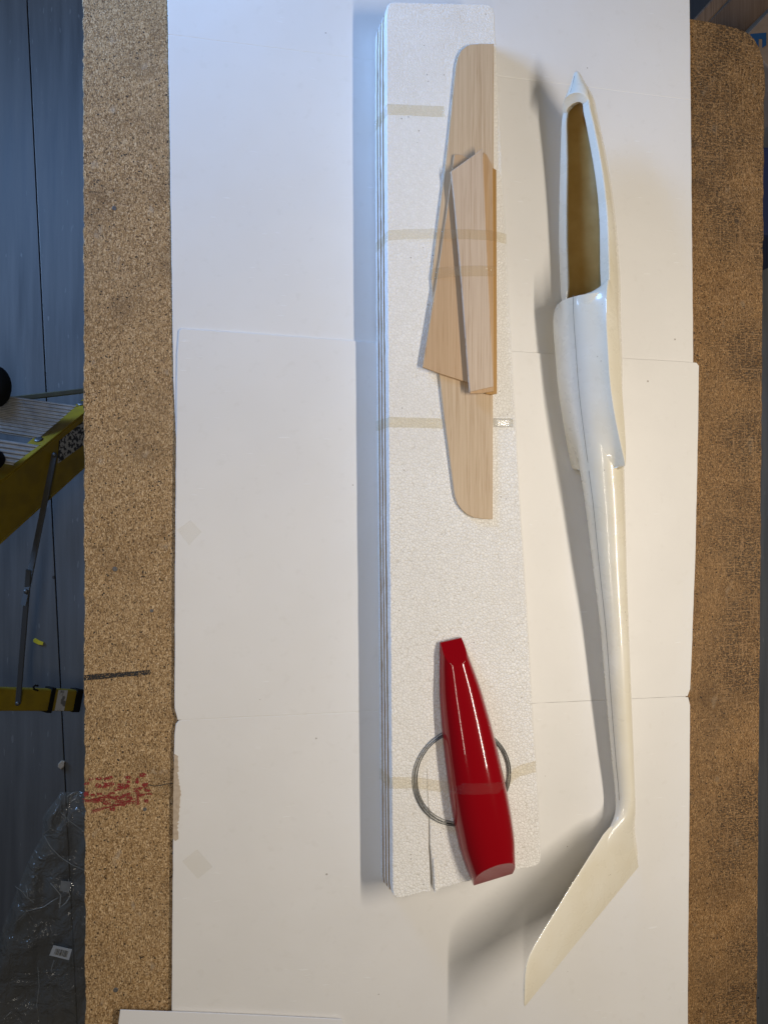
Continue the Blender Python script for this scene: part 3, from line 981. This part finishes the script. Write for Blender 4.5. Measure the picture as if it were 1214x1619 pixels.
# trailing end: only the root ribs stop; the crown runs on into the boom
for py, q, sink in ((740, 0.93, 0.3), (742.5, 0.72, 0.7), (748, 0.60, 1.0), (760, 0.55, 1.6)):
    o, k, w, T, D = frame(py)
    h = sad_half(738)
    row = []
    for u, v in [(-u, v) for u, v in reversed(h[1:])] + h:
        un = u * q
        vh = T * math.sqrt(max(0.0, 1 - min(1, abs(un) / w) ** 2)) - sink
        b_ = min(1.0, max(0.0, (abs(u) - 18) / 14))
        vn = vh if q < 0.9 else v * b_ * 0.96 + vh * (1 - b_)
        row.append(o + sv * (un * k) + tv * (min(vn, v + 3) * k))
    rr.append(row)
vr = add_loft(bm, rr, closed=False)
# thick front edge running down into the cockpit
o, k, w, T, D = frame(467)
lip = []
for q, dy in ((0.93, 0.0015), (0.91, -0.004)):
    lip.append([bm.verts.new(o - tv * (10 * k) + (v.co - o + tv * (10 * k)) * q + Vector((0, dy, 0))) for v in vr[0]])
for r0, r1 in ((vr[0], lip[0]), (lip[0], lip[1])):
    for i in range(len(r0) - 1): bm.faces.new((r0[i], r0[i + 1], r1[i + 1], r1[i]))
o = link_mesh('wing_saddle', bm, GEL, fus, True)
es = o.modifiers.new('edges', 'EDGE_SPLIT')
es.split_angle = R_(38)
# mould seam along the spine
def seam_pts(p0, p1, step, fn):
    n = int((p1 - p0) / step)
    return [fn(p0 + (p1 - p0) * i / n) for i in range(n + 1)]
for p0, p1, fn, r in ((471, 737, lambda py: LP(py, 0, mono(sad, py)[2] + 0.05), 0.00045), (745, 1262, lambda py: LP(py, 0, hv(py)[2] + 0.05), 0.00045), (122, 151, lambda py: LP(py, 0, hv(py)[2] + 0.05), 0.0003)):
    bm = bmesh.new()
    add_tube(bm, seam_pts(p0, p1, 12, fn), r, 6)
    link_mesh('seam', bm, SEAM, fus, True)

# fin: a thin swept blade in the fuselage's own vertical plane
o0, o1 = LP(1150, 0, 0), LP(1300, 0, 0)
axd = (o1 - o0).normalized()
fn_ = axd.cross(tv).normalized()
if fn_.dot(sv) < 0: fn_ = -fn_
LE = [(988, 1312), (980, 1306), (972, 1303), (963, 1309), (953.5, 1320), (930, 1357), (900, 1405), (865, 1462), (846, 1493), (837, 1510), (832, 1524), (829.3, 1540), (828, 1562), (827.8, 1586)]
nle = len(LE)
sect = []
for i, (lx, ly) in enumerate(LE):
    # distance along the fin from root to tip, measured on the trailing edge
    t = min(1, max(0, (1004 - lx) / (1004 - 828.0)))
    if i <= 2: t = 0.0
    elif i == 3: t = 0.06
    elif i == 4: t = 0.16
    if i >= 9:
        t = (0.93, 0.955, 0.975, 0.988, 1.0)[i - 9]
    te = (1008.5 + (829.5 - 1008.5) * t, 1371 + (1592 - 1371) * t)
    a, b = ray_plane(lx, ly, o1, fn_), ray_plane(te[0], te[1], o1, fn_)
    ch = (b - a).length
    th = (0.0052 * (1 - t) + 0.0026 * t + 0.0012 * math.exp(-t / 0.1)) * min(1, ch / 0.03)
    ring = []
    xs = [0, 0.01, 0.03, 0.07, 0.14, 0.25, 0.4, 0.6, 0.8, 1.0]
    for x in xs: ring.append(a.lerp(b, x) + fn_ * (th * (1.9 * math.sqrt(x) * (1 - x) ** 0.8 + 0.16 * x)))
    for x in reversed(xs[1:]): ring.append(a.lerp(b, x) - fn_ * (th * (1.9 * math.sqrt(x) * (1 - x) ** 0.8 + 0.16 * x)))
    sect.append(ring)
bm = bmesh.new()
add_loft(bm, sect)
o = link_mesh('fin', bm, GEL, fus, True)
es = o.modifiers.new('edges', 'EDGE_SPLIT')
es.split_angle = R_(50)

# ------------------------------------------------------------------ stepladder beside the bench
lad = thing('stepladder', 'yellow stepladder with ribbed metal treads standing left of the workbench', 'ladder', (P(60, 800, FZ).x, P(60, 800, FZ).y, FZ))
def seg_bar(name, a, b, sidev, w, h, m, bev=0.002, parent=lad):
    bm = bmesh.new()
    add_bar(bm, a, b, sidev, w, h, bev)
    return link_mesh(name, bm, m, parent)
ra, rb = P(172, 622, -0.66), P(-45, 799, -0.36)       # the ridge between flange and web
axr = (rb - ra).normalized()
sid = Vector((axr.y, -axr.x, 0)).normalized()
if sid.y > 0: sid = -sid
upr = axr.cross(sid).normalized()
if upr.z < 0: upr = -upr
nf = (upr * math.cos(R_(35)) - sid * math.sin(R_(35))).normalized()
nw = (upr * math.sin(R_(35)) + sid * math.cos(R_(35))).normalized()
seg_bar('rail_flange', ra - nw * 0.020, rb - nw * 0.020, nw, 0.040, 0.004, YELLOW, 0.001)
seg_bar('rail_web', ra - nw * 0.002 - nf * 0.0605, rb - nw * 0.002 - nf * 0.0605, nf, 0.115, 0.004, YELLOW, 0.001)
seg_bar('rail_flange', ra - nw * 0.020 - nf * 0.121, rb - nw * 0.020 - nf * 0.121, nw, 0.040, 0.004, YELLOW, 0.001)
def on_web(px, py, d=0.0):
    return ray_plane(px, py, ra + nw * (0.0006 + d), nw)
bm = bmesh.new()
q = [on_web(*p) for p in ((93, 697), (134, 664), (134, 702), (91, 733))]
add_loft(bm, [q, [p + nw * 0.0006 for p in q]])
o = link_mesh('warning_label', bm, LABELP, lad)
o['label'] = 'grey label covered in small black print on the yellow rail'
for px, py in ((61, 695), (129, 638)):
    c = ray_plane(px, py, ra + nf * 0.0022, nf)
    bm = bmesh.new()
    ring = [[c + axr * (r * math.cos(a)) + nw * (r * math.sin(a)) + nf * h for a in [2 * math.pi * i / 14 for i in range(14)]] for r, h in ((0.0095, 0), (0.0085, 0.002), (0.004, 0.0032))]
    add_loft(bm, ring)
    link_mesh('rivet', bm, STEEL, lad, True)
# treads with ridges
def tread(pxs, z, n, name='tread'):
    q = [P(x, y, z) for x, y in pxs]     # back-left, back-right, front-right, front-left
    bm = bmesh.new()
    top_, prof = [], []
    rows = []
    for i in range(n * 4 + 1):
        t = i / (n * 4)
        h = (0, 0.0022, 0.0022, 0)[i % 4] if 0 < i < n * 4 else 0
        rows.append([q[0].lerp(q[3], t) + Vector((0, 0, h)), q[1].lerp(q[2], t) + Vector((0, 0, h))])
    dn = Vector((0, 0, -0.025))
    rows = [[q[0] + dn, q[1] + dn]] + rows + [[q[3] + dn, q[2] + dn]]
    add_loft(bm, rows, closed=False)
    return link_mesh(name, bm, ALU, lad)
tread([(-200, 596), (122, 641), (60, 694), (-200, 652)], -0.53, 11)
tread([(-200, 664), (62, 704), (20, 735), (-200, 704)], -0.42, 5)
seg_bar('spreader', P(-60, 640, -0.56), P(180, 612, -0.66), Vector((0, 1, 0)), 0.012, 0.006, m_spotted('olive_metal', (0.10, 0.10, 0.065), (0.08, 0.08, 0.06), 40, 0.4, 0.6))
# folding brace between front and rear rails
b0, b1, b2 = on_web(86, 719, 0.006), P(42, 935, -0.50), P(28.5, 1112, -0.60)
bs = Vector((1, 0.1, 0.35))
seg_bar('brace', b0, b1 + (b1 - b0).normalized() * 0.03, bs, 0.013, 0.004, STEEL, 0.001)
seg_bar('brace', b1 - (b2 - b1).normalized() * 0.05 + Vector((0, 0, -0.005)), b2, bs, 0.012, 0.004, STEEL, 0.001)
for p in (b0, b1, b2):
    bm = bmesh.new()
    add_loft(bm, [[p + Vector((r * math.cos(a), r * math.sin(a), h)) for a in [2 * math.pi * i / 12 for i in range(12)]] for r, h in ((0.005, 0.001), (0.005, 0.005), (0.003, 0.007))])
    link_mesh('rivet', bm, STEEL, lad, True)
# rear rail and its foot
r0, r1 = P(116, 1107, -0.72), P(-60, 1104, -0.55)
rd = (r1 - r0).normalized()
seg_bar('rear_rail', r0, r1, Vector((0, 1, 0)), 0.050, 0.026, YELLOW, 0.003)
seg_bar('rail_collar', r0 + rd * 0.060, r0 + rd * 0.070, Vector((0, 1, 0)), 0.058, 0.032, BLACK, 0.002)
seg_bar('rubber_foot', r0 - rd * 0.012, r0 + rd * 0.004, Vector((0, 1, 0)), 0.054, 0.034, BLACK, 0.003)
bm = bmesh.new()
lu = Vector((0, 1, 0)); ln = lu.cross(rd); ln = ln if ln.z > 0 else -ln
add_bar(bm, r0 + rd * 0.028 + ln * 0.0136, r0 + rd * 0.052 + ln * 0.0136, lu, 0.048, 0.0008)
link_mesh('rail_sticker', bm, m_spotted('sticker', (0.5, 0.5, 0.5), (0.16, 0.16, 0.16), 60, 0.52, 0.60), lad)
bm = bmesh.new()
hk = [P(60, 1092, -0.60), P(54, 1090, -0.59), P(53, 1086, -0.585), P(56, 1084, -0.585), P(61, 1084.5, -0.585)]
add_tube(bm, hk, 0.0022, 6)
link_mesh('hook', bm, BLACK, lad, True)

# black rounded toe resting on the tread at the picture's left edge
def toe(px, py, z, rx, ry, h, label):
    c = P(px, py, z)
    bm = bmesh.new()
    rings = []
    for i in range(9):
        a = math.pi / 2 * i / 8
        q, hh = math.cos(a) ** 0.6 if i < 8 else 0.02, h * math.sin(a)
        rings.append([c + Vector(((rx * q) * math.cos(b) * (1 if math.cos(b) > 0 else 3.2), ry * q * math.sin(b), hh)) for b in [2 * math.pi * k / 28 for k in range(28)]])
    add_loft(bm, rings)
    o = link_mesh('shoe', bm, BLACK, origin=c, smooth=True)
    return tag(o, label, 'shoe', 'black shoes on the ladder')
toe(-8, 611, -0.515, 0.033, 0.045, 0.03, 'black rounded shoe toe on the upper ribbed tread at the left edge')
toe(-14, 726, -0.412, 0.026, 0.022, 0.03, 'small black shoe toe showing beside the yellow rail below the ribbed tread')

# ------------------------------------------------------------------ litter on the floor
def scrap(name, pxs, z0, th, m, label, cat):
    q = [P(x, y, FZ) for x, y in pxs]
    bm = bmesh.new()
    add_slab(bm, q, z0, z0 + th, th * 0.2)
    return tag(link_mesh(name, bm, m, origin=base_of(q, z0)), label, cat)
scrap('plastic_scrap', [(53, 1011), (57, 1009), (63, 1013), (69, 1015), (68, 1020), (61, 1019), (53, 1015)], FZ + 0.0005, 0.003, YSCRAP, 'small bright yellow scrap on the blue floor', 'scrap')
scrap('paper_crumb', [(93, 1207), (98, 1202), (103, 1203), (102, 1211), (97, 1216), (92, 1212)], FZ + 0.0005, 0.006, CRUMB, 'pale beige crumb on the floor seam', 'scrap')
# thin clear bag, crumpled
bag = thing('plastic_bag', 'crumpled clear plastic bag with barcode sticker on the floor', 'plastic bag', P(70, 1480, FZ))
bm = bmesh.new()
NX, NY = 30, 46
from mathutils import noise as mn
ledge = [(1255, 96), (1290, 68), (1320, 68), (1360, 46), (1410, 26), (1470, 4), (1530, -18), (1720, -60)]
grid = []
for j in range(NY + 1):
    py = 1252 + (1720 - 1252) * j / NY
    lx = lerp(ledge, py)[0]
    row = []
    for i in range(NX + 1):
        px = lx + (205 - lx) * i / NX
        p = P(px, py, FZ)
        h = 0.012 + 0.022 * abs(mn.noise(Vector((p.x * 9, p.y * 6, 1.3)))) + 0.014 * (1 - abs(mn.noise(Vector((p.x * 22, p.y * 18, 5.1))))) ** 3
        ed = min(i / 3, j / 3, 1)
        row.append(bm.verts.new((p.x, p.y, FZ + 0.002 + h * ed)))
    grid.append(row)
for j in range(NY):
    for i in range(NX):
        bm.faces.new((grid[j][i], grid[j][i + 1], grid[j + 1][i + 1], grid[j + 1][i]))
link_mesh('film', bm, BAG, bag, True)
for k, (zz, r, pts_) in enumerate(((0.03, 0.0012, [(70, 1322), (80, 1340), (96, 1356), (114, 1368), (134, 1376)]), (0.045, 0.0022, [(80, 1397), (90, 1408), (96, 1416), (94, 1436), (104, 1428), (111, 1417), (108, 1409), (100, 1411)]),
        (0.035, 0.0010, [(24, 1402), (36, 1411), (44, 1422)]), (0.035, 0.0010, [(41, 1400), (44, 1420), (54, 1428)]), (0.035, 0.0013, [(43, 1441), (56, 1438), (70, 1434), (84, 1424), (92, 1420)]), (0.03, 0.0008, [(22, 1462), (34, 1450), (43, 1441), (52, 1455)]),
        (0.03, 0.0008, [(96, 1285), (112, 1300), (134, 1316)]), (0.02, 0.0012, [(104, 1262), (114, 1254), (124, 1252), (120, 1262), (112, 1268)]), (0.05, 0.0012, [(86, 1518), (82, 1530), (81, 1538)]), (0.02, 0.0008, [(70, 1318), (80, 1310), (98, 1320), (72, 1322)]),
        (0.03, 0.0009, [(62, 1619), (58, 1590), (62, 1560), (60, 1530)]), (0.03, 0.0014, [(8, 1610), (14, 1604), (18, 1600)]))):
    bm = bmesh.new()
    add_tube(bm, [P(x, y, FZ + zz) for x, y in pts_], [r * (0.4 + 0.6 * math.sin(math.pi * (i + 0.5) / len(pts_))) for i in range(len(pts_))], 5)
    link_mesh('crease', bm, CREASE, bag, True)
bz = FZ + 0.052
def flat_quad(pxs, z, th, m, name, parent):
    bm = bmesh.new()
    add_slab(bm, [P(x, y, z) for x, y in pxs], z, z + th)
    return link_mesh(name, bm, m, parent)
flat_quad([(84.5, 1495), (114, 1501.5), (109, 1518.5), (78, 1511)], bz, 0.0006, LABELW, 'barcode_sticker', bag)
x = 0.10
k = 0
while x < 0.90:
    w = random.choice((0.016, 0.016, 0.03, 0.04))
    def SP(u, v):
        a = Vector((84.5, 1495)).lerp(Vector((114, 1501.5)), u)
        b = Vector((78, 1511)).lerp(Vector((109, 1518.5)), u)
        return tuple(a.lerp(b, v))
    if 0.16 < x < 0.84:
        flat_quad([SP(x, 0.24), SP(x + w, 0.24), SP(x + w, 0.82), SP(x, 0.82)], bz + 0.0007, 0.0002, INK, 'barcode_bar', bag)
    x += w + random.choice((0.02, 0.028, 0.04))
flat_quad([(97, 1393), (113, 1394.5), (109, 1412), (94, 1409)], FZ + 0.045, 0.0005, m_spotted('grey_tab', (0.30, 0.29, 0.26), (0.25, 0.24, 0.22), 60, 0.4, 0.6), 'paper_tab', bag)

# ------------------------------------------------------------------ things in the dark beyond the bench
def plank_obj(px0, py0, px1, py1, z, w, h, m, label):
    a, b = P(px0, py0, z), P(px1, py1, z)
    bm = bmesh.new()
    add_bar(bm, a, b, Vector((-(b - a).y, (b - a).x, 0)), w, h, 0.003)
    return tag(link_mesh('wooden_plank', bm, m, origin=(a + b) / 2 - Vector((0, 0, h / 2))), label, 'plank', 'planks beyond the bench')
plank_obj(1075, 68, 1190, -60, -0.42, 0.030, 0.05, PINE, 'pale wooden plank leaning diagonally behind the rounded bench corner')
plank_obj(1130, 60, 1250, -60, -0.52, 0.085, 0.02, PINE, 'wide brown plank just right of the pale diagonal one')
box = thing('cardboard_box', 'brown cardboard box with blue print beyond the rounded bench corner', 'box', P(1210, 60, FZ))
bq = [P(x, y, -0.35) for x, y in ((1172, 62), (1214, 18), (1320, 60), (1270, 160))]
bm = bmesh.new()
add_slab(bm, bq, FZ, -0.35, 0.004)
link_mesh('carton', bm, CARDB, box)
flat_quad([(1186, 53), (1211, 51), (1211, 71), (1205, 75), (1205, 61), (1199, 61), (1199, 74), (1190, 66)], -0.3494, 0.0008, BLUEP, 'blue_print', box)
bin_ = bmesh.new()
bq2 = [P(x, y, -0.3) for x, y in ((1203, 230), (1330, 230), (1330, 372), (1204, 372))]
add_slab(bin_, bq2, FZ, -0.30, 0.01)
tag(link_mesh('storage_bin', bin_, BLUEC, origin=base_of(bq2, FZ)), 'dark blue plastic bin beside the right edge of the bench', 'bin')
